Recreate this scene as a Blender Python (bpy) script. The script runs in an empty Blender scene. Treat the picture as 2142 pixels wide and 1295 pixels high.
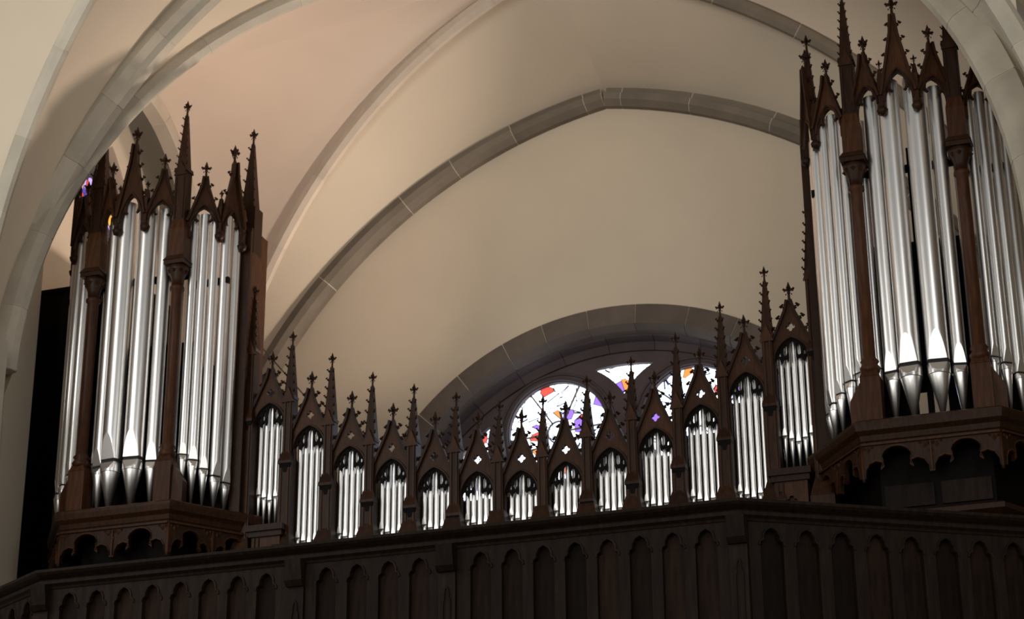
import bpy, math, random
from mathutils import Vector, Matrix
from mathutils.geometry import tessellate_polygon
random.seed(7)
PI = math.pi
S = 0.6            # metres per design unit (one organ bay = 1 unit)
ZO = 17.9          # nave floor lies 17.9 units below the organ's zero level
C = bpy.context.scene.collection
sc = bpy.context.scene

def W(x, y, z):
    return Vector((x*S, y*S, (z+ZO)*S))

# ---------------------------------------------------------------- camera, world, lights
cam = bpy.data.cameras.new('camera'); co = bpy.data.objects.new('camera', cam); C.objects.link(co)
YAW, PIT, ROL = 0.32687, 0.38947, -0.00741
fw = Vector((-math.sin(YAW)*math.cos(PIT), math.cos(YAW)*math.cos(PIT), math.sin(PIT)))
rt = Vector((math.cos(YAW), math.sin(YAW), 0)); up = rt.cross(fw)
r2 = math.cos(ROL)*rt + math.sin(ROL)*up; u2 = -math.sin(ROL)*rt + math.cos(ROL)*up
M = Matrix((r2, u2, -fw)).transposed().to_4x4()
M.translation = W(13.4138, -40.1459, -15.2449)
co.matrix_world = M
cam.sensor_width = 36; cam.lens = 4319.3/2142*36; cam.clip_end = 500
cam.dof.use_dof = True; cam.dof.focus_distance = 15.5; cam.dof.aperture_fstop = 4.2
sc.camera = co

wd = bpy.data.worlds.new('world'); sc.world = wd; wd.use_nodes = True
wd.node_tree.nodes['Background'].inputs[0].default_value = (1.0, 0.97, 0.93, 1)
wd.node_tree.nodes['Background'].inputs[1].default_value = 0.19

def area(name, loc, target, sx, sy, power, col):
    l = bpy.data.lights.new(name, 'AREA'); l.shape = 'RECTANGLE'; l.size = sx; l.size_y = sy
    l.energy = power; l.color = col
    o = bpy.data.objects.new(name, l); C.objects.link(o); o.location = W(*loc)
    d = W(*target)-W(*loc); o.rotation_euler = d.to_track_quat('-Z', 'Y').to_euler()
    return o
# tall nave windows along both sides, in front of the gallery
area('nave_window_light_left', (-12.5, -16, 4), (4, 0, 3), 2.6, 7.5, 230, (1, .98, .94))
area('nave_window_light_left', (-12.5, -28, 4), (4, 0, 3), 2.6, 7.5, 270, (1, .98, .94))
area('nave_window_light_right', (17, -22, 4), (-6, 0, 3), 3.0, 7.5, 200, (1, .98, .96))
area('nave_window_light_right', (17, -34, 4), (-6, 0, 3), 3.0, 7.5, 260, (1, .98, .96))
# choir windows at the far end of the nave, behind the photographer
area('choir_window_light', (-3, -66, -3), (0, 0, 0), 22, 9, 2500, (1, .96, .89))
# daylight of the windows in the side walls of the organ bay
bl = area('bay_window_light_right', (11.6, 3.9, 6.3), (-9.0, 2.2, 10.2), 1.6, 3.2, 45, (1, .83, .73)); bl.data.spread = math.radians(56)
# added warm fill hidden behind the organ screen, brightening the left vault cell
ff = area('left_cell_fill_light', (-1.5, 4.6, .2), (-9.8, 1.4, 9.0), .5, .4, 125, (1, .83, .71)); ff.data.spread = math.radians(92)
# low fills added on both sides to brighten the pipe feet
area('foot_fill_light_left', (-19, -26, -9), (4, -2, -2), 14, 3, 80, (1, .97, .92))
area('foot_fill_light_right', (22, -26, -9), (-4, -2, -2), 14, 3, 80, (1, .97, .92))

vs = sc.view_settings
vs.view_transform = 'Standard'; vs.look = 'None'; vs.gamma = 1; vs.exposure = 0.1
vs.use_curve_mapping = False

# ---------------------------------------------------------------- materials
def mat(name, col, rough=.6, metal=0, spec=.5, var=0, vscale=6, bump=0, bscale=30, stretch=(1, 1, 1), rnd=0, col2=None):
    m = bpy.data.materials.new(name); m.use_nodes = True
    nt = m.node_tree; b = nt.nodes['Principled BSDF']
    b.inputs['Roughness'].default_value = rough; b.inputs['Metallic'].default_value = metal
    b.inputs['Specular IOR Level'].default_value = spec
    b.inputs['Base Color'].default_value = (*col, 1)
    tc = nt.nodes.new('ShaderNodeTexCoord'); mp = nt.nodes.new('ShaderNodeMapping')
    nt.links.new(tc.outputs['Object'], mp.inputs[0]); mp.inputs['Scale'].default_value = stretch
    last = None
    if var or col2:
        n = nt.nodes.new('ShaderNodeTexNoise'); n.inputs['Scale'].default_value = vscale; n.inputs['Detail'].default_value = 5
        nt.links.new(mp.outputs[0], n.inputs[0])
        rp = nt.nodes.new('ShaderNodeValToRGB'); nt.links.new(n.outputs['Fac'], rp.inputs[0])
        c2 = col2 or tuple(min(1, c*(1+var)) for c in col)
        c1 = tuple(c*(1-var) for c in col) if not col2 else col
        rp.color_ramp.elements[0].position = .3; rp.color_ramp.elements[1].position = .7
        rp.color_ramp.elements[0].color = (*c1, 1); rp.color_ramp.elements[1].color = (*c2, 1)
        last = rp.outputs[0]
    if rnd:
        oi = nt.nodes.new('ShaderNodeObjectInfo'); mr = nt.nodes.new('ShaderNodeMapRange')
        nt.links.new(oi.outputs['Random'], mr.inputs[0]); mr.inputs[3].default_value = 1-rnd; mr.inputs[4].default_value = 1+rnd
        mx = nt.nodes.new('ShaderNodeVectorMath'); mx.operation = 'SCALE'
        if last: nt.links.new(last, mx.inputs[0])
        else: mx.inputs[0].default_value = col
        nt.links.new(mr.outputs[0], mx.inputs['Scale']); last = mx.outputs[0]
    if last: nt.links.new(last, b.inputs['Base Color'])
    if bump:
        n2 = nt.nodes.new('ShaderNodeTexNoise'); n2.inputs['Scale'].default_value = bscale; n2.inputs['Detail'].default_value = 4
        nt.links.new(mp.outputs[0], n2.inputs[0])
        bp = nt.nodes.new('ShaderNodeBump'); bp.inputs['Strength'].default_value = bump; bp.inputs['Distance'].default_value = .01
        nt.links.new(n2.outputs['Fac'], bp.inputs['Height']); nt.links.new(bp.outputs[0], b.inputs['Normal'])
    return m

def glass(name, cols, strength, scale):
    """backlit stained glass: coloured cells divided by dark leading; the daylight behind makes it glow"""
    m = bpy.data.materials.new(name); m.use_nodes = True; nt = m.node_tree
    b = nt.nodes['Principled BSDF']; b.inputs['Base Color'].default_value = (.05, .05, .06, 1); b.inputs['Roughness'].default_value = .2
    tc = nt.nodes.new('ShaderNodeTexCoord')
    oi = nt.nodes.new('ShaderNodeObjectInfo'); ad = nt.nodes.new('ShaderNodeVectorMath'); ad.operation = 'MULTIPLY_ADD'
    nt.links.new(oi.outputs['Random'], ad.inputs[0]); ad.inputs[1].default_value = (37, 0, 19); nt.links.new(tc.outputs['Object'], ad.inputs[2])
    vo = nt.nodes.new('ShaderNodeTexVoronoi'); vo.inputs['Scale'].default_value = scale; nt.links.new(ad.outputs[0], vo.inputs[0])
    sp = nt.nodes.new('ShaderNodeSeparateColor'); nt.links.new(vo.outputs['Color'], sp.inputs[0])
    rp = nt.nodes.new('ShaderNodeValToRGB'); rp.color_ramp.interpolation = 'CONSTANT'
    el = rp.color_ramp.elements
    el[0].position = 0; el[0].color = (*cols[0][1], 1)
    el[1].position = cols[1][0]; el[1].color = (*cols[1][1], 1)
    for p, c in cols[2:]:
        e = el.new(p); e.color = (*c, 1)
    nt.links.new(sp.outputs[0], rp.inputs[0])
    ve = nt.nodes.new('ShaderNodeTexVoronoi'); ve.feature = 'DISTANCE_TO_EDGE'; ve.inputs['Scale'].default_value = scale
    nt.links.new(ad.outputs[0], ve.inputs[0])
    gt = nt.nodes.new('ShaderNodeMath'); gt.operation = 'GREATER_THAN'; gt.inputs[1].default_value = .03
    nt.links.new(ve.outputs['Distance'], gt.inputs[0])
    mu = nt.nodes.new('ShaderNodeMath'); mu.operation = 'MULTIPLY'; mu.inputs[1].default_value = strength
    nt.links.new(gt.outputs[0], mu.inputs[0])
    nt.links.new(rp.outputs[0], b.inputs['Emission Color']); nt.links.new(mu.outputs[0], b.inputs['Emission Strength'])
    return m

M_PL = mat('plaster_beige', (.585, .495, .375), .9, var=.05, vscale=.5)
M_PLP = mat('plaster_pink_bounce', (.60, .49, .39), .9, var=.04, vscale=.5)  # pink bounced light on the left vault cells, put into the plaster colour
M_ST = mat('stone_light', (.44, .395, .315), .8, var=.12, vscale=2.5, bump=.3, bscale=25, rnd=.10)
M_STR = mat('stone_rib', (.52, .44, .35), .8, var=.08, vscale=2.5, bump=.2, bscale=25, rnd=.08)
M_STS = mat('stone_side_arch', (.36, .31, .24), .8, var=.08, vscale=2.5, rnd=.08)
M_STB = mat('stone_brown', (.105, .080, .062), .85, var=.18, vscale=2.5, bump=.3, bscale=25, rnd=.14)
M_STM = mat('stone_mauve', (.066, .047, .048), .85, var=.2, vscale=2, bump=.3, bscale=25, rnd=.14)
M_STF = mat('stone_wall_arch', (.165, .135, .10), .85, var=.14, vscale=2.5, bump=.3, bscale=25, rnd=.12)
M_MO = mat('mortar', (.52, .46, .37), .9)
M_WD = mat('wood_dark', (.023, .0093, .0038), .46, spec=.13, var=.35, vscale=5, stretch=(6, 6, .8), bump=.1, bscale=20, rnd=.25)
M_WR = mat('wood_red_brown', (.040, .0150, .0056), .46, spec=.13, var=.35, vscale=5, stretch=(6, 6, .8), rnd=.25)
M_WB = mat('wood_black', (.0035, .0022, .0018), .6, spec=.06, var=.3, vscale=6)
M_WP = mat('wood_parapet', (.0115, .0066, .0042), .6, spec=.08, var=.4, vscale=4, stretch=(5, 5, .7), rnd=.3)
M_WPP = mat('wood_panel', (.0120, .0062, .0037), .6, spec=.06, var=.4, vscale=4, stretch=(5, 5, .7), rnd=.5)
M_TIN = mat('pipe_metal', (.82, .81, .79), .32, 1, var=.03, vscale=3, stretch=(2, 2, .6))
M_TINF = mat('pipe_metal_foot', (.84, .83, .81), .34, 1)
M_BLK = mat('mouth_slot', (.006, .006, .007), .8)
M_IRON = mat('iron', (.16, .14, .12), .5, .6)
M_FL = mat('floor_stone', (.25, .22, .19), .7, var=.1)
WH = (.86, .93, 1); PB = (.62, .75, 1)
M_GL = glass('glass_rose', [(0, WH), (.30, PB), (.55, WH), (.70, (.95, .97, 1)), (.80, (.26, .03, .02)), (.84, (.34, .11, .02)), (.88, (.12, .06, .34)), (.92, (.8, .85, 1))], 3.6, 6.0)
M_GB = glass('glass_blue', [(0, (.25, .4, 1)), (.5, (.55, .65, 1)), (.8, (.9, .93, 1))], 2.5, 5)
M_GS = glass('glass_side', [(0, (.02, .01, .015)), (.28, (.05, .03, .35)), (.42, (.5, .35, .9)), (.50, (.02, .01, .02)), (.68, (.8, .38, .05)), (.80, (.6, .04, .02)), (.86, (.02, .02, .02)), (.93, (.08, .5, .5))], 1.3, 6)

# ---------------------------------------------------------------- geometry collector
class G:
    def __init__(s): s.V = []; s.F = []; s.SM = []; s.sharp = None
    def add(s, vs, fs, sm=False):
        n = len(s.V); s.V += [tuple(v) for v in vs]
        for f in fs: s.F.append(tuple(i+n for i in f)); s.SM.append(sm)
        return s
    def box(s, x0, x1, y0, y1, z0, z1):
        return s.add([(x, y, z) for z in (z0, z1) for y in (y0, y1) for x in (x0, x1)],
                     [(0, 2, 3, 1), (4, 5, 7, 6), (0, 1, 5, 4), (2, 6, 7, 3), (0, 4, 6, 2), (1, 3, 7, 5)])
    def frustum(s, cx, cy, z0, z1, a0, b0, a1, b1, dx=0, dy=0):
        v = [(cx+sx*a0, cy+sy*b0, z0) for sx, sy in ((-1, -1), (1, -1), (1, 1), (-1, 1))] + \
            [(cx+dx+sx*a1, cy+dy+sy*b1, z1) for sx, sy in ((-1, -1), (1, -1), (1, 1), (-1, 1))]
        return s.add(v, [(3, 2, 1, 0), (4, 5, 6, 7), (0, 1, 5, 4), (1, 2, 6, 5), (2, 3, 7, 6), (3, 0, 4, 7)])
    def lathe(s, cx, cy, prof, n=12, sm=True):
        v = []; f = []
        for r, z in prof:
            for i in range(n):
                a = 2*PI*i/n; v.append((cx+r*math.cos(a), cy+r*math.sin(a), z))
        m = len(prof)
        for j in range(m-1):
            for i in range(n):
                f.append((j*n+i, j*n+(i+1) % n, (j+1)*n+(i+1) % n, (j+1)*n+i))
        s.add(v, f, sm)
        k = len(s.V)-len(v)
        s.F.append(tuple(k+i for i in range(n))[::-1]); s.SM.append(False)
        s.F.append(tuple(k+(m-1)*n+i for i in range(n))); s.SM.append(False)
        return s
    def octa(s, cx, cy, cz, rx, ry, rz):
        v = [(cx+rx, cy, cz), (cx, cy+ry, cz), (cx-rx, cy, cz), (cx, cy-ry, cz), (cx, cy, cz+rz), (cx, cy, cz-rz)]
        return s.add(v, [(0, 1, 4), (1, 2, 4), (2, 3, 4), (3, 0, 4), (1, 0, 5), (2, 1, 5), (3, 2, 5), (0, 3, 5)])
    def plate(s, outer, holes, y0, y1):
        """flat board in the x-z plane with real openings, from y0 (front) to y1"""
        loops = [outer]+holes
        tri = tessellate_polygon([[Vector((x, z, 0)) for x, z in l] for l in loops])
        flat = [p for l in loops for p in l]; n = len(flat)
        v = [(x, y0, z) for x, z in flat]+[(x, y1, z) for x, z in flat]; f = []
        for t in tri:
            a, b, c = t
            ar = (flat[b][0]-flat[a][0])*(flat[c][1]-flat[a][1])-(flat[c][0]-flat[a][0])*(flat[b][1]-flat[a][1])
            if ar < 0: a, c = c, a
            f.append((a, b, c)); f.append((c+n, b+n, a+n))
        k = 0
        for li, l in enumerate(loops):
            ar = sum(l[i][0]*l[(i+1) % len(l)][1]-l[(i+1) % len(l)][0]*l[i][1] for i in range(len(l)))
            fl = (ar > 0) == (li == 0)
            for i in range(len(l)):
                a, b = k+i, k+(i+1) % len(l)
                f.append((b, a, a+n, b+n) if fl else (a, b, b+n, a+n))
            k += len(l)
        return s.add(v, f)
    def sweep(s, rings, closed_prof=True, caps=True, sm=False):
        m = len(rings[0]); v = [p for r in rings for p in r]; f = []
        for j in range(len(rings)-1):
            for i in range(m if closed_prof else m-1):
                i2 = (i+1) % m
                f.append((j*m+i, j*m+i2, (j+1)*m+i2, (j+1)*m+i))
        if caps and closed_prof:
            f.append(tuple(range(m))[::-1]); f.append(tuple((len(rings)-1)*m+i for i in range(m)))
        return s.add(v, f, sm)
    def bar(s, p, q, w, d, upv=(0, -1, 0)):
        p = Vector(p); q = Vector(q); t = (q-p).normalized(); u = Vector(upv); b = t.cross(u).normalized(); u = b.cross(t)
        R = [[tuple(c+b*(w/2*sx)+u*(d/2*sy)) for sx, sy in ((-1, -1), (1, -1), (1, 1), (-1, 1))] for c in (p, q)]
        return s.sweep(R)
    def xf(s, fn): s.V = [tuple(fn(*v)) for v in s.V]; return s

ACC = {}
MESHCACHE = {}
def mk(name, g, m, center):
    me = bpy.data.meshes.new(name)
    me.from_pydata([((x-center[0])*S, (y-center[1])*S, (z-center[2])*S) for x, y, z in g.V], [], g.F)
    me.polygons.foreach_set('use_smooth', g.SM)
    if g.sharp:
        for e in me.edges:
            if (min(e.vertices), max(e.vertices)) in g.sharp: e.use_edge_sharp = True
    me.materials.append(m); me.update()
    return me
def empty(name, x, y, z, label=None, cat=None, group=None, kind=None):
    o = bpy.data.objects.new(name, None); C.objects.link(o); o.location = W(x, y, z); o.empty_display_size = .3
    ACC[o] = Vector((0, 0, 0)); tag(o, label, cat, group, kind); return o
def tag(o, label=None, cat=None, group=None, kind=None):
    if label: o['label'] = label
    if cat: o['category'] = cat
    if group: o['group'] = group
    if kind: o['kind'] = kind
    return o
def part(name, g, m, parent, label=None, kind=None):
    """mesh part; vertices of g are given relative to the root thing"""
    xs, ys, zs = zip(*g.V)
    c = Vector(((min(xs)+max(xs))/2, (min(ys)+max(ys))/2, (min(zs)+max(zs))/2))
    o = bpy.data.objects.new(name, mk(name, g, m, c)); C.objects.link(o); o.parent = parent
    o.location = (c-ACC[parent])*S; ACC[o] = c
    tag(o, label, None, None, kind); return o
def inst(name, me, parent, loc, rot=(0, 0, 0), sc_=1.0, label=None):
    """mesh me (built around its own origin) placed at loc, relative to the root thing"""
    o = bpy.data.objects.new(name, me); C.objects.link(o); o.parent = parent
    L = Vector(loc); o.location = (L-ACC[parent])*S; o.rotation_euler = rot
    if sc_ != 1.0: o.scale = (sc_, sc_, sc_) if not hasattr(sc_, '__len__') else sc_
    ACC[o] = L; tag(o, label); return o
def solid(name, g, m, label=None, cat=None, kind=None):
    """top-level single mesh in world design units"""
    xs, ys, zs = zip(*g.V)
    c = Vector(((min(xs)+max(xs))/2, (min(ys)+max(ys))/2, (min(zs)+max(zs))/2))
    o = bpy.data.objects.new(name, mk(name, g, m, c)); C.objects.link(o); o.location = W(*c)
    ACC[o] = c; tag(o, label, cat, None, kind); return o
def copy_tree(o, parent=None):
    c = o.copy(); C.objects.link(c); c.parent = parent
    for ch in list(o.children): copy_tree(ch, c)
    return c

# ================================================================ SETTING: vault ribs and arches
YM, YW, YT = 2.55, 7.5, -2.35
def circ(x0, z0, R, z_lo):
    """pointed-arch half: t=0 springing .. t=1 apex, returns (|x|, z)"""
    a0 = math.asin((z_lo-z0)/R); a1 = math.acos(-x0/R)
    return lambda t: (x0+R*math.cos(a0+(a1-a0)*t), z0+R*math.sin(a0+(a1-a0)*t))
cD = circ(-.164, .94, 11.316, 1.2)
cF = circ(-2.137, -2.353, 13.389, -.6)
cT = circ(-1.638, -.618, 13.59, -.5)
def f_form(s): return lambda t: Vector((s*cF(t)[0], YW-.2, cF(t)[1]))
def f_trans(s): return lambda t: Vector(((.48 if s > 0 else .1)+s*cT(t)[0], YT, cT(t)[1]))
def f_diag(s, ysp, ycr, lift=0):
    def f(t):
        x, z = cD(t); k = max(0, x)/11.15
        return Vector((s*x, ycr+(ysp-ycr)*k, z+lift*math.sin(PI*min(1, max(0, t)))*.9))
    return f
SW = 11.55   # side wall arches stand at this |x|
def f_side(s, y0, y1, apex):
    ym = (y0+y1)/2
    def f(t):   # from (y0, springing) to apex
        a = t*PI/2
        h = 1.4+(apex-1.4)*math.sin(a)**.85
        return Vector((s*SW, y0+(ym-y0)*(1-math.cos(a)), h))
    return f

def rib(name, fn, prof, joints, m, t0=0., t1=1., label=None, n_out=None, mortar=M_MO):
    """stone arch of separate voussoirs: prof = [(n,b)] outward / sideways; joints = list of t"""
    root = empty(name, 0, 0, 0, kind='structure')
    if label: root['label'] = label
    ACC[root] = Vector((0, 0, 0))
    def frame(t):
        P = fn(t); e = 1e-3
        T = (fn(min(1, t+e))-fn(max(0, t-e))).normalized()
        H = Vector((T.x, T.y, 0))
        Bv = (T.cross(Vector((0, 0, 1))))
        if Bv.length < 1e-4: Bv = Vector((0, -1, 0))
        Bv.normalize(); N = Bv.cross(T)
        if N.z < 0: N = -N
        if Bv.y > 0 or (abs(Bv.y) < 1e-6 and Bv.x < 0): Bv = -Bv
        return P, N, Bv
    def ring(t, k=0):
        P, N, Bv = frame(t); cn = sum(p[0] for p in prof)/len(prof); cb = sum(p[1] for p in prof)/len(prof)
        return [tuple(P+N*(cn+(n-cn)*(1-k))+Bv*(cb+(b-cb)*(1-k))) for n, b in prof]
    js = sorted(j for j in joints if t0 < j < t1); js = [t0]+js+[t1]
    L = sum((fn(t0+(t1-t0)*(i+1)/20)-fn(t0+(t1-t0)*i/20)).length for i in range(20))
    gap = .012/L*(t1-t0)
    for a, b in zip(js, js[1:]):
        a2, b2 = a+gap, b-gap; n = max(2, int((b-a)/(t1-t0)*L/.35))
        g = G().sweep([ring(a2+(b2-a2)*i/n) for i in range(n+1)])
        part('stone', g, m, root)
    n = max(6, int(L/.5))
    part('mortar', G().sweep([ring(t0+(t1-t0)*i/n, .05) for i in range(n+1)]), mortar, root)
    return root
def leg(root, fn, prof_c, w, d, m):
    P = fn(0); part('shaft', G().box(P.x-w, P.x+w, P.y-d, P.y+d, -17.9, P.z+.25), m, root)
def tx(c, lo, xs):
    """t values where |x| equals the listed values"""
    r = []
    for X in xs:
        a, b = 0., 1.
        for _ in range(40):
            m_ = (a+b)/2
            if c(m_)[0] > X: a = m_
            else: b = m_
        r.append(a)
    return r
def even(n): return [i/n for i in range(1, n)]

PF = [(0, -.25), (.0, -.02), (.13, .17), (.30, .22), (.33, .12), (.55, .12), (.55, -.25)]     # wall arch (b>0 = towards nave)
PD = [(.42, -.10), (.28, -.19), (.12, -.16), (0, -.05), (0, .05), (.12, .16), (.28, .19), (.42, .10)]
PDF = [(.80, -.12), (.30, -.24), (.12, -.19), (0, -.05), (0, .05), (.12, .19), (.30, .24), (.80, .12)]
PT = [(.85, -.16), (.50, -.38), (.30, -.38), (0, -.13), (0, .13), (.12, .20), (.26, .40), (.60, .40), (.85, .16)]
rib('trim_1', f_form(-1), PF, tx(cF, 0, [10.6, 9.6, 7.78, 5.56, 4.17, 2.51, .5]), M_STF)
rib('trim_2', f_form(1), PF, tx(cF, 0, [10.4, 9, 7.7, 6.2, 4.4, 2.3, .45]), M_STF)
tr_j = tx(cT, 0, [11.6, 10.87, 10.1, 9.18, 7.9, 6.4, 4.8, 3.2, 1.6, .4])
rib('trim_3', f_trans(-1), PT, tr_j, M_ST)
rib('trim_4', f_trans(1), PT, tx(cT, 0, [11.6, 11.1, 10.1, 8.6, 7, 5.4, 4, 2.6, 1.2]), M_ST)
DB = [.08, .18, .28, .40, .52, .66, .78, .9]
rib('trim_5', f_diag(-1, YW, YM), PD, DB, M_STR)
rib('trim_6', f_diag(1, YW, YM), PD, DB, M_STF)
rib('trim_7', f_diag(-1, YT-.15, YM, .4), PDF, DB, M_ST)
rib('trim_8', f_diag(1, YT-.15, YM, .4), PDF, DB, M_ST)
YC2 = -9.0
leg(rib('trim_9', f_diag(-1, -4.1, YC2), PD, DB, M_ST), f_diag(-1, -4.1, YC2), 0, .5, .42, M_ST)
f_near = lambda t: f_diag(1, -4.1, YC2)(t)+Vector((.9*(1-t), 0, 0))
leg(rib('trim_10', f_near, PD, DB, M_ST), f_near, 0, .32, .3, M_ST)
PS = [(0, -.2), (0, .2), (.3, .28), (.3, -.2)]
rib('trim_11', f_side(-1, YW, YT, 10.9), PS, even(6), M_STS)
rib('trim_12', f_side(1, YW, YT, 10.9), PS, even(6), M_STS)

# vault webs between the ribs
ceil = empty('ceiling', 0, 0, 0, kind='structure')
def off(fn, d):
    return lambda t: fn(t)+Vector((0, 0, d))
def web(fa, fb, m, bulge=.25, dz=.30, n=26, k=8):
    g = G(); vs_ = []
    for i in range(n+1):
        t = i/n; A = fa(t); B = fb(t)
        for j in range(k+1):
            s = j/k; p = A.lerp(B, s); p.z += dz*1.0+bulge*4*s*(1-s)*math.sin(PI*t)*.5
            vs_.append(p)
    fs = [(i*(k+1)+j, i*(k+1)+j+1, (i+1)*(k+1)+j+1, (i+1)*(k+1)+j) for i in range(n) for j in range(k)]
    g.add(vs_, fs, True); part('vault_web', g, m, ceil)
for s in (-1, 1):
    web(f_diag(s, YW, YM), lambda t, s=s: f_form(s)(t)+Vector((0, .1, .12)), M_PL)
    web(f_diag(s, YW, YM), f_side(s, YW, YT, 10.9), M_PLP if s < 0 else M_PL)
    web(f_diag(s, YT-.15, YM, .4), f_side(s, YT, YW, 10.9), M_PLP if s < 0 else M_PL)
    web(f_diag(s, YT-.15, YM, .4), lambda t, s=s: f_trans(s)(t)+Vector((0, .2, .35)), M_PL)
    fn_ = f_near if s > 0 else f_diag(s, -4.1, YC2)
    web(fn_, lambda t, s=s: f_trans(s)(t)+Vector((0, -.2, .35)), M_PL)
    web(fn_, f_side(s, -4.1, -14, 10.9), M_PL)

# ---- walls
def arc_pts(cx, cz, r, a0, a1, n): return [(cx+r*math.cos(math.radians(a0+(a1-a0)*i/n)), cz+r*math.sin(math.radians(a0+(a1-a0)*i/n))) for i in range(n+1)]
WZ, WR = -2.23, 7.29
wo = [(-13, -17.9), (13, -17.9), (13, 13.5), (-13, 13.5)]
hole = arc_pts(.04, WZ, WR-.02, 0, 180, 60)
solid('wall_back', G().plate(wo, [hole], YW, YW+1.4), M_PL, kind='structure')
def side_wall(s):
    # wall in the y-z plane with one pointed window opening
    yc, hw, sill, spr, ap = 4.0, 1.6, -1.0, 6.9, 10.3
    ar = [(yc-hw, sill), (yc+hw, sill)]
    R = ((ap-spr)**2+hw*hw)/(2*hw)
    for i in range(13):
        a = i/12*math.asin((ap-spr)/R); ar.append((yc+hw-R+R*math.cos(a), spr+R*math.sin(a)))
    for i in range(1, 13):
        a = (1-i/12)*math.asin((ap-spr)/R); ar.append((yc-hw+R-R*math.cos(a), spr+R*math.sin(a)))
    g = G().plate([(-.1, -17.9), (YW, -17.9), (YW, 13), (-.1, 13)], [ar], 0, .9)
    g.xf(lambda x, y, z: (s*(13.0+y), x, z))
    solid('wall_left' if s < 0 else 'wall_right', g, M_PL, kind='structure')
    w = empty('window_2' if s < 0 else 'window_3', 0, 0, 0, kind='structure'); ACC[w] = Vector((0, 0, 0))
    fr = G().plate(ar, [[(yc+(x-yc)*.9, spr+(z-spr)*.93-.05) for x, z in ar]], .25, .5).xf(lambda x, y, z: (s*(13.0+y), x, z))
    part('window_frame', fr, M_STM, w)
    gm = G().plate([(yc+(x-yc)*.92, spr+(z-spr)*.95) for x, z in ar], [], .4, .43).xf(lambda x, y, z: (s*(13.0+y), x, z))
    part('pane', gm, M_GS, w)
    mu = G()
    for dy in (-.5, .5): mu.box(yc+dy-.06, yc+dy+.06, .3, .5, sill, spr+1.6)
    for k in range(7): mu.box(yc-hw*.9, yc+hw*.9, .36, .46, sill+1+k*1.1, sill+1.04+k*1.1)
    part('mullion', mu.xf(lambda x, y, z: (s*(13.0+y), x, z)), M_STM, w)
side_wall(-1); side_wall(1)
for s, n in ((-1, 13), (1, 14)):   # respond piers carrying the transverse arch
    g = G().box(s*12.25, s*15.5, -4.9, -.05, -17.9, 9) if s > 0 else G().box(-15.5, -12.25, -4.9, -.05, -17.9, 9)
    r_ = empty('trim_%d' % n, 0, 0, 0, kind='structure'); ACC[r_] = Vector((0, 0, 0))
    part('pier', g, M_PL, r_)
    for cx, cy, rr in ((12.2, YT, .30), (12.15, YT+.75, .16), (12.15, YT-.9, .16)):
        part('shaft', G().lathe(s*cx, cy, [(rr, -17.9), (rr, 0), (rr*.8, 1.0)], 16), M_ST, r_)
solid('floor', G().box(-30, 30, -60, 9, -18.2, -17.9), M_FL, kind='structure')
solid('floor', G().sweep([[(-6.3, -7.9, z), (6.3, -7.9, z), (12.5, -4.0, z), (12.5, YW, z), (-12.5, YW, z), (-12.5, -4.0, z)] for z in (-7.6, -7.2)]), M_WB, kind='structure')

# ---- great round-headed rose window in the back wall
win = empty('window_1', 0, 0, 0, kind='structure'); ACC[win] = Vector((0, 0, 0))
def ringpiece(name, prof, a0, a1, m, n=None):
    """prof = [(radius, y)] swept through angles a0..a1 (degrees)"""
    n = n or max(2, int(abs(a1-a0)/2.2)); R = []
    for i in range(n+1):
        a = math.radians(a0+(a1-a0)*i/n); R.append([(.04+r*math.cos(a), y, WZ+r*math.sin(a)) for r, y in prof])
    return part(name, G().sweep(R), m, win)
vou = [(7.29, 7.38), (7.29, 8.2), (6.75, 8.2), (6.62, 7.95), (6.66, 7.62), (6.78, 7.40)]
jo = [0, 11, 22, 33, 44, 54, 63.3, 73.9, 85.2, 95.6, 105.5, 114.5, 125.8, 137, 148, 159, 170, 180]
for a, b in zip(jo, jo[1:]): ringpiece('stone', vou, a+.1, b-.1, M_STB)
ringpiece('mortar', [(7.27, 7.41), (7.27, 8.1), (6.75, 8.1), (6.64, 7.95), (6.69, 7.64), (6.8, 7.43)], 0, 180, M_MO, 60)
sec = [(6.9, 7.75), (6.9, 8.5), (6.35, 8.5), (6.33, 8.2), (6.52, 8.08), (6.6, 7.85)]
jo2 = [0, 16, 32, 48, 60, 71, 82, 93, 104, 115, 127, 142, 160, 180]
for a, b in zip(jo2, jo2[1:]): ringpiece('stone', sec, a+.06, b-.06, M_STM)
GY = 8.4
rc = 4.77; rr = 1.33
angs = [22.5+45*k for k in range(4)]
def cpt(a, r): return (.04+r*math.cos(math.radians(a)), WZ+r*math.sin(math.radians(a)))
holes = []
for a in angs:
    cx, cz = cpt(a, rc); holes.append(arc_pts(cx, cz, rr, 0, 360, 40)[:-1])
def spand(ac, half):
    """curved triangle between two neighbouring roundels and the outer ring"""
    pts = []
    n = 10; Ro = 6.02
    for i in range(n+1):
        pts.append(cpt(ac-half+2*half*i/n, Ro))
    tip = cpt(ac, 5.2)
    c1 = cpt(ac+22.5, rc); c2 = cpt(ac-22.5, rc)
    def along(c, p, r_, m_=6):
        a0 = math.atan2(p[1]-c[1], p[0]-c[0]); a1 = math.atan2(r_[1]-c[1], r_[0]-c[0])
        d = (a1-a0+PI) % (2*PI)-PI
        q0 = math.hypot(p[0]-c[0], p[1]-c[1]); q1 = math.hypot(r_[0]-c[0], r_[1]-c[1])
        return [(c[0]+(q0+(q1-q0)*i/m_)*math.cos(a0+d*i/m_), c[1]+(q0+(q1-q0)*i/m_)*math.sin(a0+d*i/m_)) for i in range(1, m_)]
    left = along(c1, pts[-1], tip); right = along(c2, tip, pts[0])
    return pts+left+[tip]+right
sp = [spand(a, 7.8) for a in (45, 90, 135)]
cen = []
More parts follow.
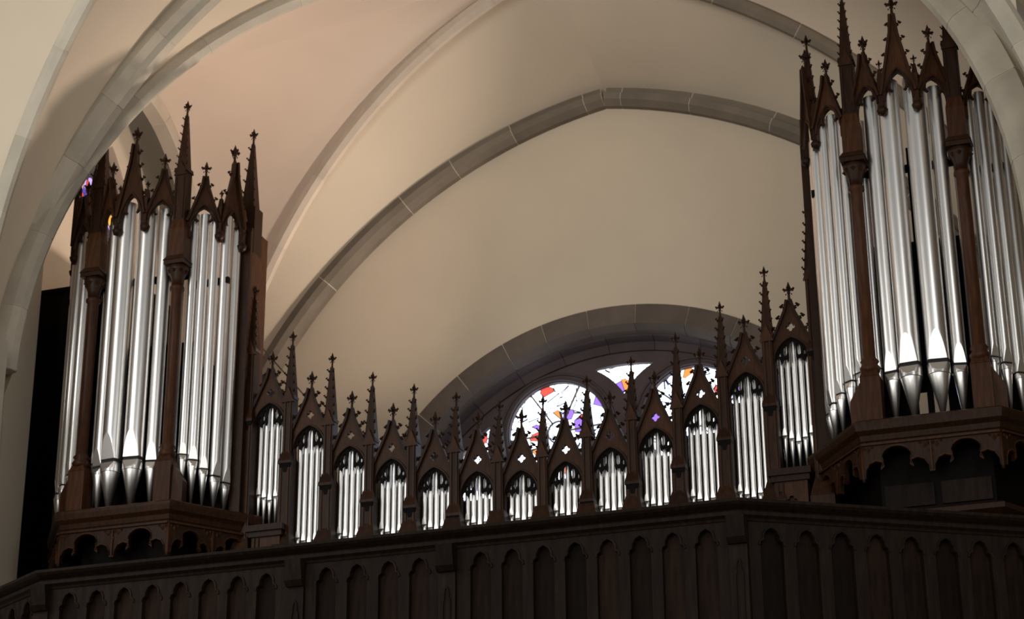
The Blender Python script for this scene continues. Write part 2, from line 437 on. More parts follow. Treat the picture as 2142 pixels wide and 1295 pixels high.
for i in range(25):
    a = 180*i/24; cen.append(cpt(a, 2.9 - .35*abs(math.cos(math.radians(a*4)))))
cen = [(x, max(z, WZ+.15)) for x, z in cen]
outer = arc_pts(.04, WZ, 6.5, 0, 180, 60)
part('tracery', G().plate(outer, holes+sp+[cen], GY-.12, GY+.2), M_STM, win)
for a in angs:
    cx, cz = cpt(a, rc)
    for r0, w, yy in ((rr+.02, .10, GY-.22), (rr+.17, .10, GY-.16)):
        R = []
        for i in range(41):
            th = 2*PI*i/40
            R.append([(cx+(r0+dr)*math.cos(th), y, cz+(r0+dr)*math.sin(th)) for dr, y in ((0, GY-.1), (w*.2, yy), (w*.8, yy), (w, GY-.1))])
        part('roundel_moulding', G().sweep(R, caps=False, sm=True), M_STM, win)
    part('pane', G().plate(arc_pts(cx, cz, rr+.03, 0, 360, 40)[:-1], [], GY+.05, GY+.08), M_GL, win)
    g = G()
    for k in range(6):
        th = math.radians(a+k*60+12)
        g.bar((cx+.28*math.cos(th), GY+.02, cz+.28*math.sin(th)), (cx+rr*math.cos(th), GY+.02, cz+rr*math.sin(th)), .045, .04)
    for i in range(20):
        t1, t2 = 2*PI*i/20, 2*PI*(i+1)/20
        g.bar((cx+.3*math.cos(t1), GY+.02, cz+.3*math.sin(t1)), (cx+.3*math.cos(t2), GY+.02, cz+.3*math.sin(t2)), .045, .04)
    part('glazing_bar', g, M_IRON, win)
for a in (45, 90, 135):
    part('pane', G().plate(spand(a, 7.8), [], GY+.05, GY+.08), M_GL, win)
part('pane', G().plate([(x, z) for x, z in cen], [], GY+.1, GY+.13), M_GL, win)
part('window_sill', G().box(-7.2, 7.2, 7.4, 9, WZ-.3, WZ), M_STM, win)

# ================================================================ shared ornaments
def g_crocket():
    g = G()      # a curled leaf growing along +x from the origin
    g.sweep([[(0, -.03, -.035), (0, .03, -.035), (0, .03, .035), (0, -.03, .035)], [(.06, -.022, .0), (.06, .022, .0), (.05, .022, .045), (.05, -.022, .045)]])
    g.octa(.085, 0, .05, .045, .04, .04); g.octa(.055, 0, .085, .028, .03, .026)
    return g
def g_finial():
    g = G()      # height 1, origin at its foot: stem, collar, four-leaved cross, bud
    g.lathe(0, 0, [(.11, 0), (.075, .2), (.07, .42), (.12, .46), (.07, .5), (.10, .62), (.13, .72), (.08, .84), (.02, 1.0)], 8)
    for k in range(4):
        a = k*PI/2; c, s_ = math.cos(a), math.sin(a)
        g.sweep([[(c*r_-s_*w, s_*r_+c*w, z+dz) for w, dz in ((-.05, -.05), (.05, -.05), (.05, .05), (-.05, .05))] for r_, z in ((.05, .60), (.22, .63))])
        g.octa(c*.27, s_*.27, .66, .085, .085, .085); g.octa(c*.23, s_*.23, .56, .05, .05, .05)
        g.octa(c*.16, s_*.16, .40, .05, .05, .05)
    return g
ME_CR = mk('crocket', g_crocket(), M_WD, (0, 0, 0))
ME_FI = mk('finial', g_finial(), M_WD, (0, 0, 0))

def arch_curve(a, zs, za, n=10):
    """pointed arch outline from (-a,zs) over (0,za) to (a,zs)"""
    h = za-zs; c = max(0, (h*h-a*a)/(2*a)); R = a+c; th = math.asin(min(1, h/R))
    L = [(c-R*math.cos(th*i/n), zs+R*math.sin(th*i/n)) for i in range(n+1)]
    return L+[(-x, z) for x, z in L[:-1]][::-1]
def quatre(cx, cz, r, n=24):
    return [(cx+r*(.60+.40*abs(math.cos(2*t)))*math.cos(t), cz+r*(.60+.40*abs(math.cos(2*t)))*math.sin(t)) for t in [2*PI*i/n for i in range(n)]]

def place(cx, cy, ang):
    c, s = math.cos(ang), math.sin(ang)
    return lambda x, y, z: (cx+x*c-y*s, cy+x*s+y*c, z)

def gable(root, cx, cy, ang, Wd, a, foot, zs, za, ga, ft, style, m, ncr=4, fs=None, qr=.095, flare=.06, zb=None):
    """crocketed gable over a cusped pointed arch, standing in the plane turned by ang"""
    pl = place(cx, cy, ang); h = Wd/2
    zb = zs if zb is None else zb
    ar = arch_curve(a, zs, za)
    rake = [(-h, foot), (-h*.52, foot+(ga-foot)*.47), (-h*.22, foot+(ga-foot)*.77), (-.045, ga)]
    outl = [(-h, zb)]+rake+[(-x, z) for x, z in rake][::-1]+[(h, zb), (a, zb)]+([(a, zs)] if zb < zs-1e-6 else [])
    body = ar[::-1]
    if zb >= zs-1e-6: body = body[1:-1] if abs(a-a) > 1 else ar[::-1][1:]
    else: body = ar[::-1][1:]+[(-a, zb)]
    out = outl+body
    qz = za+(ga-za)*.30
    holes = [quatre(0, qz, qr)] if qr else []
    p = part('gable_panel', G().plate(out, holes, -.05, .05).xf(pl), m, root)
    g = G()
    for sgn in (-1, 1):
        pts = [(sgn*-x, z) for x, z in rake]
        for q0, q1 in zip(pts, pts[1:]):
            g.bar((q0[0], -.075, q0[1]), (q1[0], -.075, q1[1]), .055, .09)
    part('raking_moulding', g.xf(pl), M_WD, p)
    # hood moulding round the arch
    R = []
    for i, (x, z) in enumerate(ar):
        j0, j1 = ar[max(0, i-1)], ar[min(len(ar)-1, i+1)]
        tx_, tz_ = j1[0]-j0[0], j1[1]-j0[1]; L = math.hypot(tx_, tz_) or 1; nx, nz = -tz_/L, tx_/L
        if i == len(ar)//2: nx, nz = 0, 1
        R.append([(x+nx*d, y, z+nz*d) for d, y in ((0, -.05), (.012, -.085), (.045, -.085), (.055, -.05))])
    part('arch_moulding', G().sweep(R).xf(pl), M_WD, p)
    H = za-zs
    if style == 'screen':
        lo = [(1, 0), (.95, .14), (.84, .20), (.74, .12), (.69, -.02), (.62, -.04), (.56, .08), (.45, .16), (.34, .12), (.30, .02), (.25, .05), (.21, .22), (.23, .5), (.17, .78), (0, .94)]
        path = [(x*a, zs+z*H) for x, z in lo]
        outer_ = [(x*1.0, z) for x, z in ar]
        hl = []
        for sgn in (-1, 1):
            hl.append([(sgn*x*a, zs+z*H) for x, z in ((.29, .38), (.28, .62), (.36, .78), (.50, .64), (.55, .42), (.50, .28), (.38, .24))])
            hl.append([(sgn*x*a, zs+z*H) for x, z in ((.64, .24), (.65, .42), (.73, .47), (.82, .34), (.80, .25))])
        pg = outer_+path[1:]+[(-x, z) for x, z in path[1:-1]][::-1]
        tr = G().plate(pg, hl, -.02, .05)
    else:
        lo = [(1, 0), (.96, .22), (.86, .36), (.70, .42), (.52, .34), (.50, .40), (.58, .50), (.55, .66), (.38, .80), (.16, .88), (0, .92)]
        path = [(x*a, zs+z*H) for x, z in lo]
        pg = ar+path[1:]+[(-x, z) for x, z in path[1:-1]][::-1]
        tr = G().plate(pg, [], -.03, .05)
        for sgn in (-1, 1): tr.octa(sgn*.52*a, 0, zs+.35*H, .05, .05, .05)
    part('tracery', tr.xf(pl), M_WB if style == 'screen' else M_WD, p)
    for sgn in (-1, 1):
        for k in range(ncr):
            t = (k+.6)/(ncr+.25)
            # walk along the rake
            zz = foot+(ga-foot)*t
            for (x0, z0), (x1, z1) in zip(rake, rake[1:]):
                if z0 <= zz <= z1: xx = x0+(x1-x0)*(zz-z0)/(z1-z0)
            x, y, z = pl(-sgn*(xx if True else 0)*1.0, 0, zz)
            rz = ang if sgn > 0 else ang+PI
            inst('crocket', ME_CR, p, (x, y, z), (0, 0, rz), 1.15 if Wd > .8 else 1.0)
    x, y, z = pl(0, 0, ga-.03)
    hf = ft-ga+.03; inst('finial', ME_FI, p, (x, y, z), (0, 0, ang), (hf*.82, hf*.82, hf))
    return p

def spire(root, x, y, z0, z1, hw, m, ncr=5, ang=0, fh=.34, cs=.62):
    g = G(); zt = z1-fh
    pl = place(x, y, ang)
    g.frustum(0, 0, z0, zt, hw, hw, .035, .035); g.frustum(0, 0, z0-.06, z0, hw*1.05, hw*1.05, hw*1.2, hw*1.2)
    p = part('pinnacle', g.xf(pl), m, root)
    for k in range(ncr):
        t = (k+.5)/ncr; w = hw+(.035-hw)*t; z = z0+(zt-z0)*t
        for sx, sy in ((1, -1), (-1, -1)):
            a = math.atan2(sy, sx); q = pl(sx*w, sy*w, z)
            inst('crocket', ME_CR, p, q, (0, 0, ang+a), cs)
    hf = fh+.02; inst('finial', ME_FI, p, pl(0, 0, zt-.02), (0, 0, ang), (hf*.78, hf*.78, hf))
    return p

# ---- organ pipes: body with flattened mouth, conical foot, dark slot
def pipe_meshes(r, zl, zt, zf):
    """zl lower lip height, zt top, zf toe; local coordinates, mouth towards -y"""
    key = (round(r, 3), round(zl, 3), round(zt, 3), round(zf, 3))
    if key in MESHCACHE: return MESHCACHE[key]
    n = 32; gap = r*.36; z0 = zl+gap; hm = r*2.6; kmin = .64
    rings = [(z0+hm*i/8, kmin+(1-kmin)*i/8) for i in range(9)]+[(z0+(zt-z0)*.5, 1), (zt, 1)]
    def mk_ring(z, k, rad=r, f=1):
        out = []
        for i in range(n):
            a = 2*PI*(i+.5)/n-PI/2; x, y = rad*math.cos(a), rad*math.sin(a)
            out.append((x, max(y, -k*rad), z))
        return out
    g = G(); g.sweep([mk_ring(z, k) for z, k in rings], sm=True)
    g.sharp = set(); g.SM[-2:] = [False, False]
    for i in range(n):
        L = (len(rings)-1)*n
        g.sharp.add(tuple(sorted((i, (i+1) % n)))); g.sharp.add(tuple(sorted((L+i, L+(i+1) % n))))
    b = mk('pipe', g, M_TIN, (0, 0, 0))
    zm = zl
    fr = [(zm, kmin, r), (zm-r*.30, kmin+.11, r), (zm-r*.62, .90, r*.99), (zm-r*.95, 1, r*.985), (zm-r*1.0, 1, r*.93)]
    fr2 = fr+[(zf+(zm-r-zf)*.0+.0, 1, r*.16)]
    gf = G(); gf.sweep([mk_ring(z, k, rad) for z, k, rad in fr2][::-1], sm=True)
    m_ = len(fr2); gf.sharp = set()
    for lv in (m_-1, m_-3, m_-4, m_-5, 1):
        for i in range(n): gf.sharp.add(tuple(sorted((lv*n+i, lv*n+(i+1) % n))))
    ft = mk('pipe_foot', gf, M_TINF, (0, 0, 0))
    gm = G(); kk = kmin-.06
    gm.sweep([[(x*.97, max(y*.97, -kk*r), z) for x, y, _ in mk_ring(0, kk)] for z in (zm-.001, z0+.001)])
    mo = mk('pipe_mouth', gm, M_BLK, (0, 0, 0))
    def lip(zA, zB, kA, kB, nn=9):
        """flat metal lip: its edge follows the line where the tilted plane cuts the pipe"""
        pts = []
        for i in range(nn+1):
            t = 1-(1-i/nn)**2; k = kA+(kB-kA)*t; pts.append((r*math.sqrt(max(0, 1-k*k)), -k*r-.004, zA+(zB-zA)*t))
        L = pts+[(-x, y, z) for x, y, z in pts[::-1] if x > 1e-6]
        bk = [(x*.98, y+.012, z) for x, y, z in L]; q = len(L)
        g_ = G(); up_ = zB > zA
        f0 = tuple(range(q)) if up_ else tuple(range(q))[::-1]
        g_.add(L+bk, [f0]+[(i, i+q, (i+1) % q+q, (i+1) % q) if up_ else (i, (i+1) % q, (i+1) % q+q, i+q) for i in range(q)])
        return g_
    l1 = mk('upper_lip', lip(z0, z0+hm, kmin, 1.0), M_TINF, (0, 0, 0))
    l2 = mk('lower_lip', lip(zm, zm-r*.80, kmin, 1.0), M_TINF, (0, 0, 0))
    MESHCACHE[key] = (b, ft, mo, l1, l2); return MESHCACHE[key]
def pipe(root, x, y, r, zl, zt, zf, ang=0, ears=True):
    b, f_, m_, l1, l2 = pipe_meshes(r, 0, zt-zl, zf-zl)
    p = inst('pipe', b, root, (x, y, zl), (0, 0, ang))
    for nm, me in (('pipe_foot', f_), ('pipe_mouth', m_), ('upper_lip', l1), ('lower_lip', l2)):
        o = bpy.data.objects.new(nm, me); C.objects.link(o); o.parent = p; ACC[o] = ACC[p]
    return p

# ================================================================ ORGAN SCREEN (central, thirteen bays)
scr = empty('organ_screen', 0, 0, 0, 'low central organ case of thirteen gabled bays of small silver pipes between the two towers', 'organ case')
HP = [.04, .375, .69, 1.10, 1.68, 2.35, 3.62]
HA = [-1.64, -1.55, -1.35, -1.04, -.63, -.03, .625]
HF = [-.42, -.18, .0, .30, .71, 1.31, 1.92]
HF = [-.22, -.15, -.03, .30, .71, 1.31, 1.92]
BASE = -3.6
for i in range(-6, 7):
    k = abs(i); za = HA[k]; zs = za-.50; ft = HF[k]
    ga = max(za+.66, ft-.44); foot = za-.20
    gable(scr, i, 0, 0, .94, .36, foot, zs, za, ga, ft, 'screen', M_WR, 4, qr=.10, zb=zs)
    base = BASE if k < 6 else -2.32
    for s in (-1, 1):   # jambs beside each opening
        part('jamb', G().box(i+s*.40-.045, i+s*.40+.045, -.06, .08, base, zs), M_WD, scr)
    part('back_board', G().box(i-.44, i+.44, .34, .40, base-.2, zs-.0), M_WB, scr)
    for j in range(5):
        x = i+(j-2)*.142; d = abs(j-2)
        zl = (-2.72 if k < 6 else -1.62)+d*.075
        top = za-[.0, .07, .27][d]+.05
        pipe(scr, x, .14, .058, zl, top, base+.02 if k < 6 else -2.30, 0, ears=False)
for i in range(-7, 7):
    x = i+.5; k = int(abs(x)); zp = HP[k]
    zo = zp-3.15+[.42, .38, .34, .15, .05, 0, 0][k]*.9 if k < 6 else .3
    z0 = zp-1.62 if k > 2 else zp-1.30
    if k == 2: z0 = zp-1.35
    g = G().box(x-.15, x+.15, -.20, .16, BASE, zo); g.frustum(x, -.02, zo, zo+.16, .15, .18, .11, .13)
    g.box(x-.11, x+.11, -.15, .14, zo, z0)
    p = part('post', g, M_WD, scr)
    b = G()
    for s in (-1, 1): b.box(x+s*.065-.014, x+s*.065+.014, -.178, -.15, zo+.16, z0-.12)
    if zo > -2.6:
        for s in (-1, 1): b.box(x+s*.09-.016, x+s*.09+.016, -.225, -.20, -2.6, zo-.2)
    part('bead_moulding', b, M_WR, p)
    part('offset', G().frustum(x, -.13, zo-.04, zo+.20, .155, .13, .11, .03).box(x-.155, x+.155, -.26, .0, zo-.10, zo-.04), M_WD, p)
    part('offset_drop', G().frustum(x, -.13, zo-.19, zo-.10, .12, .09, .145, .115).frustum(x, -.16, zo-.36, zo-.19, .03, .03, .06, .06), M_WB, p)
    gb = G().plate([(x-.15, z0-.16), (x+.15, z0-.16), (x, z0+.22)], [], -.19, -.11)
    part('gablet', gb, M_WR, p)
    part('plinth', G().frustum(x, -.06, -2.95, -2.50, .25, .30, .15, .15).box(x-.25, x+.25, -.36, .2, BASE, -2.95), M_WD, p)
    spire(scr, x, -.02, z0, zp, .12, M_WD, 6 if k > 3 else 5, fh=.36)
part('rear_case', G().box(-7.05, 7.05, .66, 2.6, -7.2, -1.95), M_WB, scr)
# stepped lower block under the outermost bays, and the long base
part('base_rail', G().box(-5.6, 5.6, -.30, .5, -4.2, BASE), M_WD, scr)
for s in (-1, 1):
    x0, x1 = sorted((s*5.42, s*6.3))
    part('ledge', G().box(x0, x1, -.42, .5, -2.46, -2.32).box(x0+.04, x1-.04, -.36, .5, -2.58, -2.46), M_WD, scr)
    part('plinth_panel', G().plate([(x0+.1, -4.4), (x1-.1, -4.4), (x1-.1, -2.58), (x0+.1, -2.58)], [quatre((x0+x1)/2, -3.0, .12)], -.3, -.2).box(x0+.1, x1-.1, -.2, .4, -4.4, -2.58), M_WR, scr)
    part('corner_strip', G().box(x0+.13, x0+.19, -.34, -.30, -4.2, -2.6).box(x0+.26, x0+.29, -.34, -.30, -4.2, -2.6), M_WD, scr)

# ================================================================ ORGAN TOWERS (one model, two copies)
TX = 8.88
def tower():
    root = empty('organ_tower', TX, 0, 0)
    ACC[root] = Vector((0, 0, 0))
    col = [(-1.08, -1.40), (1.08, -1.40)]
    F1, F2 = (-.36, -1.80), (.36, -1.80)
    Mi, Ei, Pi_ = (-1.90, -1.06), (-2.22, -.57), (-2.24, .12)
    # --- platform and cornice (half octagon)
    def poly(d, z):
        return [(-2.73+d*.9, .1, z), (-1.42+d*.55, -1.80+d, z), (1.42-d*.55, -1.80+d, z), (2.73-d*.9, .1, z), (2.73-d*.9, .60, z), (-2.73+d*.9, .62, z)]
    part('cornice', G().sweep([poly(.22, -2.42), poly(.15, -2.36), poly(.12, -2.26), poly(.03, -2.18), poly(0, -2.06), poly(0, -2.00), poly(.06, -1.96)]), M_WD, root)
    # --- arched apron frieze
    A = [(-2.55, .05), (-1.33, -1.62), (1.33, -1.62), (2.55, .05)]
    for (x0, y0), (x1, y1) in zip(A, A[1:]):
        L = math.hypot(x1-x0, y1-y0); ang = math.atan2(y1-y0, x1-x0); pl = place((x0+x1)/2, (y0+y1)/2, ang)
        top, bot = -2.40, -3.12; nb = 2; wb = L/nb
        line = [(L/2, bot), (L/2, top), (-L/2, top), (-L/2, bot)]
        def cusp(c):   # right to left is built reversed below
            h = wb/2-.05
            pts = []
            for x, z in ((-1, 0), (-.98, .22), (-.86, .42), (-.66, .50), (-.46, .44), (-.40, .30), (-.52, .20)):
                pts.append((c+x*h, bot+z*.62))
            for q in range(0, 13):
                th = PI+math.radians(25)-q/12*(PI+math.radians(50)); pts.append((c+.46*h*math.cos(th), bot+.36+.27*h/.5*math.sin(th)*.62+.02))
            R_ = [(2*c-x, z) for x, z in pts[:7]][::-1]
            return pts+R_
        low = []
        for q in range(nb): low += cusp(-L/2+wb*(q+.5))
        g = G().plate(line+low, [], -.04, .05).xf(pl)
        fz = part('apron', g, M_WD, root)
        R = [[(x, y, z+dz) for y, dz in ((-.04, .0), (-.075, .012), (-.075, .04), (-.04, .05))] for x, z in low]
        part('apron_moulding', G().sweep(R).xf(pl), M_WR, fz)
        orn = G()
        for q in range(nb*2+1):
            xc = -L/2+wb/2*q
            if q % 2 == 0:
                for dx, dz, r_ in ((-.12, .0, .05), (.12, .0, .05), (0, -.12, .055), (-.05, .04, .04), (.05, .04, .04), (0, -.26, .035), (-.2, .06, .035), (.2, .06, .035)):
                    xx = xc+dx
                    if abs(xx) < L/2-.03: orn.octa(xx, -.05, top-.16+dz, r_, .03, r_*1.2)
                if abs(xc) < L/2-.01: orn.bar((xc, -.06, top-.1), (xc, -.06, bot+.02), .03, .05)
        part('carving', orn.xf(pl), M_WR, fz, kind='stuff')
        part('fillet', G().bar((-L/2, -.07, top-.05), (L/2, -.07, top-.05), .04, .04).xf(pl), M_WR, fz)
    for x, y in ((-1.33, -1.62), (1.33, -1.62)):
        part('corner_bead', G().lathe(x, y-.02, [(.03, -3.2), (.035, -3.1), (.03, -2.4)], 8), M_WR, root)
    # --- set-back lower body with a moulded ledge
    def poly2(d): return [(-1.9+d, .2), (-1.15+d*.5, -1.15+d), (1.15-d*.5, -1.15+d), (1.9-d, .2), (1.9-d, .62), (-1.9+d, .62)]
    part('lower_body', G().sweep([[(x, y, z) for x, y in poly2(d)] for d, z in ((.1, -7.2), (.1, -3.75), (.1, -2.4))]), M_WB, root)
    part('lower_ledge', G().sweep([[(x, y, z) for x, y in poly2(d)] for d, z in ((.08, -4.05), (-.05, -3.98), (-.22, -3.86), (-.22, -3.76), (-.1, -3.70), (.08, -3.66))]), M_WD, root)
    for s in (-1, 1):
        part('lower_panel', G().plate([(s*.55-.48, -3.6), (s*.55+.48, -3.6), (s*.55+.48, -3.15), (s*.55-.48, -3.15)], [], -1.10, -1.04), M_WP, root)
    # --- wall posts at the rear corners
    for s in (-1, 1):
        g = G().box(s*2.24-.12, s*2.24+.12, -.30, .55, -2.0, 5.0)
        part('corner_board', g, M_WR, root)
        b = G().box(s*2.24-.13, s*2.24+.13, -.36, -.26, -2.0, 4.9)
        part('corner_moulding', b, M_WD, root)
        g = G().box(s*2.20-.17, s*2.20+.17, -.22, .2, 4.4, 5.6).frustum(s*2.20, 0, 4.1, 4.4, .05, .05, .17, .2)
        pp = part('corner_post', g, M_WD, root)
        spire(root, s*2.14, .0, 5.6, 7.78, .165, M_WD, 6, fh=.42)
    # --- free columns
    for s, (x, y) in zip((-1, 1), col):
        y -= .02
        part('pedestal', G().frustum(x, y, -2.0, -1.95, .24, .24, .24, .24).box(x-.20, x+.20, y-.18, y+.2, -1.95, -1.0).frustum(x, y-.0, -1.0, -.82, .2, .19, .13, .13), M_WR, root)
        part('buttress', G().sweep([[(x+s*dx, y+dy, z) for dx, dy, z in ((.0, -.17, -1.95), (.44, -.05, -1.95), (.44, -.05, -1.45), (.15, -.1, -.98), (0, -.17, -.98))],
                                    [(x+s*dx, y+dy+.22, z) for dx, dy, z in ((.0, -.17, -1.95), (.44, -.05, -1.95), (.44, -.05, -1.45), (.15, -.1, -.98), (0, -.17, -.98))]]), M_WR, root)
        sh = part('column', G().lathe(x, y, [(.13, -.9), (.19, -.86), (.21, -.78), (.15, -.70), (.19, -.64), (.13, -.56), (.128, 3.1), (.17, 3.14), (.17, 3.2), (.13, 3.24)], 20), M_WR, root)
        c = part('capital', G().lathe(x, y, [(.13, 3.24), (.15, 3.4), (.24, 3.62), (.25, 3.7)], 12).box(x-.25, x+.25, y-.25, y+.25, 3.72, 3.82).frustum(x, y, 3.82, 3.95, .27, .27, .2, .2), M_WD, root)
        lv = G()
        for q in range(8):
            a = q*PI/4; lv.octa(x+.21*math.cos(a), y+.21*math.sin(a), 3.58, .06, .06, .07)
        part('leaf', lv, M_WD, c)
        part('block', G().box(x-.19, x+.19, y-.19, y+.19, 3.95, 4.62).frustum(x, y, 4.62, 4.85, .19, .19, .145, .145), M_WR, root)
        ps = part('upper_post', G().box(x-.145, x+.145, y-.145, y+.145, 4.85, 6.1).frustum(x, y, 6.1, 6.2, .17, .17, .16, .16), M_WD, root)
        bd = G()
        for q in (-1, 1): bd.box(x+q*.10-.015, x+q*.10+.015, y-.17, y-.145, 4.9, 5.95)
        part('bead_moulding', bd, M_WD, ps)
        part('gablet', G().plate([(x-.165, 6.0), (x+.165, 6.0), (x, 6.38)], [], y-.175, y-.14), M_WD, ps)
        spire(root, x, y, 6.2, 8.02, .125, M_WD, 7, fh=.40, cs=.5)
    # --- gables: small, tall, small on the front; two on each flank
    def seg(p, q, foot, zs, za, ga, ft, ncr, m=M_WR, qr=0, shrink=.0):
        L = math.hypot(q[0]-p[0], q[1]-p[1]); ang = math.atan2(q[1]-p[1], q[0]-p[0])
        gable(root, (p[0]+q[0])/2, (p[1]+q[1])/2, ang, L-shrink, L/2-.09, foot, zs, za, ga, ft, 'tower', m, ncr, qr=qr, zb=zs-.25)
    cL, cR = (-1.0, -1.44), (1.0, -1.44)
    seg(cL, F1, 5.0, 4.85, 5.35, 6.15, 6.60, 3)
    seg(F1, F2, 5.0, 4.85, 5.55, 6.85, 7.33, 5)
    seg(F2, cR, 5.0, 4.85, 5.35, 6.15, 6.60, 3)
    for s in (-1, 1):
        a_, b_, c_ = (s*1.22, -1.38), (s*1.90, -1.06), (s*2.22, -.50)
        P = [(b_, a_), (c_, b_)] if s < 0 else [(a_, b_), (b_, c_)]
        seg(*P[0], 4.85, 4.70, 5.25, 6.0, 6.42, 3)
        seg(*P[1], 4.85, 4.65, 5.2, 6.5, 6.98, 3)
    for (x, y), z in ((F1, 4.66), (F2, 4.66), ((-1.90, -1.06), 4.5), ((1.90, -1.06), 4.5), ((-2.22, -.52), 4.4), ((2.22, -.52), 4.4)):
        part('pendant', G().lathe(x, y, [(.02, z-.10), (.10, z-.04), (.12, z+.04), (.07, z+.10), (.06, z+.3), (.09, z+.36)], 8).box(x-.055, x+.055, y-.07, y+.05, z+.1, z+.75), M_WD, root)
        spire(root, x, y+.02, z+.75, z+1.22, .06, M_WD, 0, fh=.24)
    # --- pipes
    PP = [(-.66, -1.32, .155, -.93), (-.275, -1.50, .228, -.90), (.275, -1.50, .228, -.90), (.66, -1.32, .155, -.93)]
    for s in (-1, 1):
        PP += [(s*1.31, -1.15, .10, -.78), (s*1.535, -1.08, .118, -.92), (s*1.765, -.99, .105, -1.12), (s*1.955, -.80, .125, -1.26), (s*2.06, -.50, .12, -1.34)]
    for x, y, r, zl in PP:
        ang = x*.35 if abs(x) < 1.2 else math.copysign(.62 if abs(x) < 1.8 else 1.0, x)
        zt = 5.45 if abs(x) < .5 else (5.25 if abs(x) < 1 else 5.1)
        pipe(root, x, y, r, zl, zt, -1.97, ang)
    # second row, slimmer pipes seen between the first
    for x, y, r in ((-.96, -1.02, .09), (.96, -1.02, .09), (-1.42, -.82, .08), (1.42, -.82, .08)):
        pipe(root, x, y, r, -.7, 4.9, -1.97, x*.4)
    # --- dark inner rack behind the pipes
    part('rack_board', G().box(-1.05, 1.05, -.35, -.25, -1.0, 2.3), M_WB, root)
    part('rack_rail', G().box(-1.2, 1.2, -1.14, -1.04, 3.55, 3.70).box(-2.1, -1.2, -.9, -.8, 3.4, 3.55).box(1.2, 2.1, -.9, -.8, 3.4, 3.55), M_WB, root)
    for s in (-1, 1): part('rack_board', G().box(*sorted((s*.30, s*2.1)), -.5, -.42, -1.97, -.9), M_WB, root)
    part('rack_post', G().box(-.07, .05, -.9, -.8, -1.97, 4.2), M_WB, root)
    return root
tw = tower()
tag(tw, 'right organ tower with tall silver pipes, seen larger, at the right edge', 'organ tower')
tl = copy_tree(tw); tl.location = W(-TX, 0, 0)
tag(tl, 'left organ tower with tall silver pipes and crocketed spires, standing beside the dark wooden cabinet', 'organ tower')

# ================================================================ dark cabinet behind the left tower, tie rod
cab = empty('wooden_cabinet', -11.2, 1.0, -7.2, 'plain black-brown wooden cabinet with a flat top between left organ tower and pale pier', 'cabinet')
def crel(g): return g.xf(lambda x, y, z: (x+11.2, y-1.0, z+7.2))
part('cabinet_body', crel(G().box(-12.95, -7.2, 1.0, 3.4, -7.2, 2.2).box(-12.95, -10.4, 1.0, 3.4, 2.2, 4.7)), M_WB, cab)
part('cabinet_top', crel(G().box(-12.97, -10.35, .95, 3.45, 4.7, 4.8)), M_WB, cab)
for k in range(3):
    part('cabinet_panel', crel(G().box(-12.4+k*.62, -11.9+k*.62, .95, 1.0, -6.5, 4.3)), M_WB, cab)
rod = G(); A_, B_ = Vector((-9.6, 4.5, 6.1)), Vector((-4.9, 1.2, -.25))
rod.bar((-8.1, 3, 3.75), (-5.9, 3, 1.15), .035, .035)
solid('tie_rod', rod, M_IRON, 'thin straight metal rod slanting down behind the pinnacles beside the left organ tower', 'rod')

# ================================================================ GALLERY PARAPET
par = empty('gallery_parapet', 0, -8.2, -9, 'dark wooden gallery parapet with carved blind arches and moulded rail below the organ', 'parapet')
ACC[par] = Vector((0, 0, 0)); PO = Vector((0, -8.2, -9))
def prel(g): return g.xf(lambda x, y, z: (x-PO.x, y-PO.y, z-PO.z))
LS = 6.6; dx_, dy_ = .849, .529
path = [(-6.46-dx_*LS, -8.2+dy_*LS), (-6.46, -8.2), (6.46, -8.2), (6.46+dx_*LS, -8.2+dy_*LS)]
def offs(d):
    n = []; k = math.tan(math.atan2(dy_, dx_)/2)
    (x0, y0), (x1, y1), (x2, y2), (x3, y3) = path
    nx, ny = dy_, -dx_
    return [(x0-nx*d, y0+ny*d), (x1-k*d, y1-d), (x2+k*d, y2-d), (x3+nx*d, y3+ny*d)]
prof = [(-.35, -5.66), (.02, -5.66), (.04, -5.62), (.10, -5.58), (.10, -5.52), (.05, -5.48), (.16, -5.42), (.20, -5.38), (.20, -5.33), (.10, -5.30), (-.35, -5.30)]
po = [offs(d) for d, z in prof]
part('hand_rail', prel(G().sweep([[(po[i][k][0], po[i][k][1], prof[i][1]) for i in range(len(prof))] for k in range(4)])), M_WP, par)
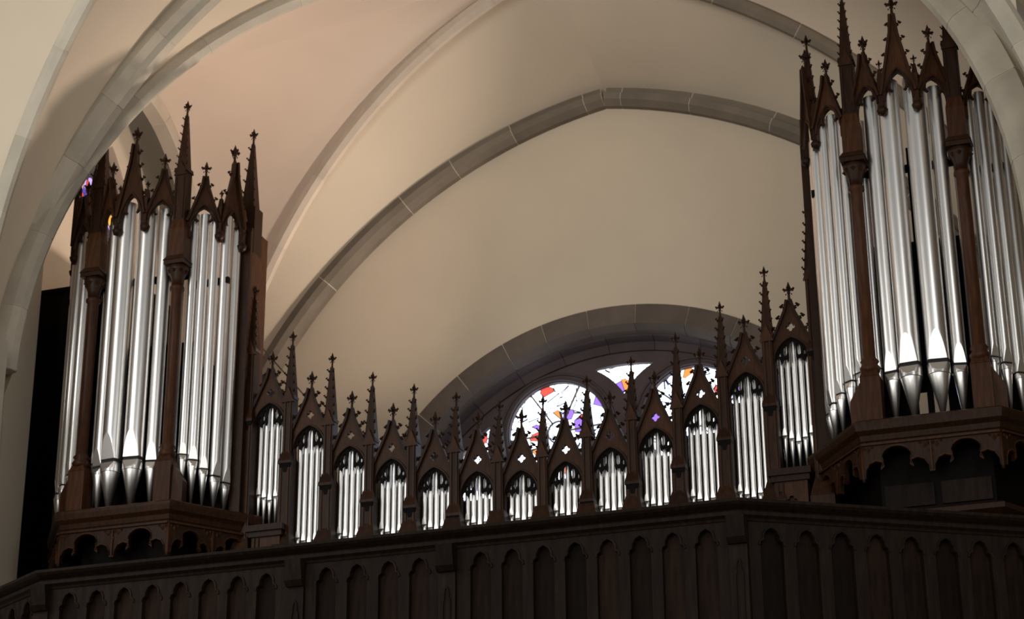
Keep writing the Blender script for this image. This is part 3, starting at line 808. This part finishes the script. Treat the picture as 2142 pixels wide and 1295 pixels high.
def blind(xc, hw, apex, bot, n=5):
    """trefoil-headed opening outline"""
    sp_ = apex-.30
    R = [(hw, bot), (hw, sp_), (hw*.93, sp_+.06), (hw*.72, sp_+.085), (hw*.66, sp_+.10), (hw*.64, sp_+.17), (hw*.42, sp_+.25), (0, apex)]
    return [(xc+x, z) for x, z in R]+[(xc-x, z) for x, z in R[:-1]][::-1]
def frame_section(x0, x1, xs, pl, hw=.185):
    cuts = [x0]+[v for v in ((3.35,) if x0 > 1 and x1 < 7 else ()) if x0 < v < x1]+[x1]
    holes = [blind(x, hw, -5.76, -8.75) for x in xs]
    part('arcade_board', prel(G().plate([(x0, -9), (x1, -9), (x1, -5.62), (x0, -5.62)], holes, -.0, .10).xf(pl)), M_WP, par)
    for x, h in zip(xs, holes):
        pnl = part('panel', prel(G().box(x-hw-.04, x+hw+.04, .11, .15, -8.9, -5.70).xf(pl)), M_WPP, par)
        m_ = h[1:-1]; R = []
        for (px, pz) in m_:
            dx = .03 if px > x+.01 else (-.03 if px < x-.01 else 0)
            R.append([(px+dx*q, y, pz+.02*q) for q, y in ((0, 0), (.2, -.022), (1, -.022), (1.2, 0))])
        part('arch_moulding', prel(G().sweep(R).xf(pl)), M_WP, pnl)
ident = place(0, -8.2, 0)
X8 = [1.99+.5586*k for k in range(8)]
frame_section(-1.24, 1.24, [-.85, -.27, .31, .88], ident)
frame_section(1.56, 6.32, X8, ident)
frame_section(-6.32, -1.56, [-x for x in X8][::-1], ident)
for s in (-1, 1):
    ang = s*math.atan2(dy_, dx_)
    pl = place(s*6.46, -8.2, ang)
    ts = [.55+.613*k for k in range(10)]
    xs = [s*t for t in ts]
    if s < 0: xs = xs[::-1]
    frame_section(*sorted((s*.16, s*LS)), xs, pl, .2)
for x in (-6.44, -1.40, 1.40, 6.44):
    w = .15
    pil = part('pilaster', prel(G().box(x-w, x+w, -8.26, -8.1, -9, -5.66)), M_WP, par)
    part('console', prel(G().frustum(x, -8.24, -5.98, -5.62, w*.95, .10, w, .19).frustum(x, -8.27, -6.07, -5.98, w*1.05, .05, w*1.08, .13)), M_WP, pil)
    part('arch_moulding', prel(G().plate(blind(x, .075, -6.3, -8.8), [blind(x, .05, -6.34, -8.75)], -8.285, -8.26)), M_WP, pil)
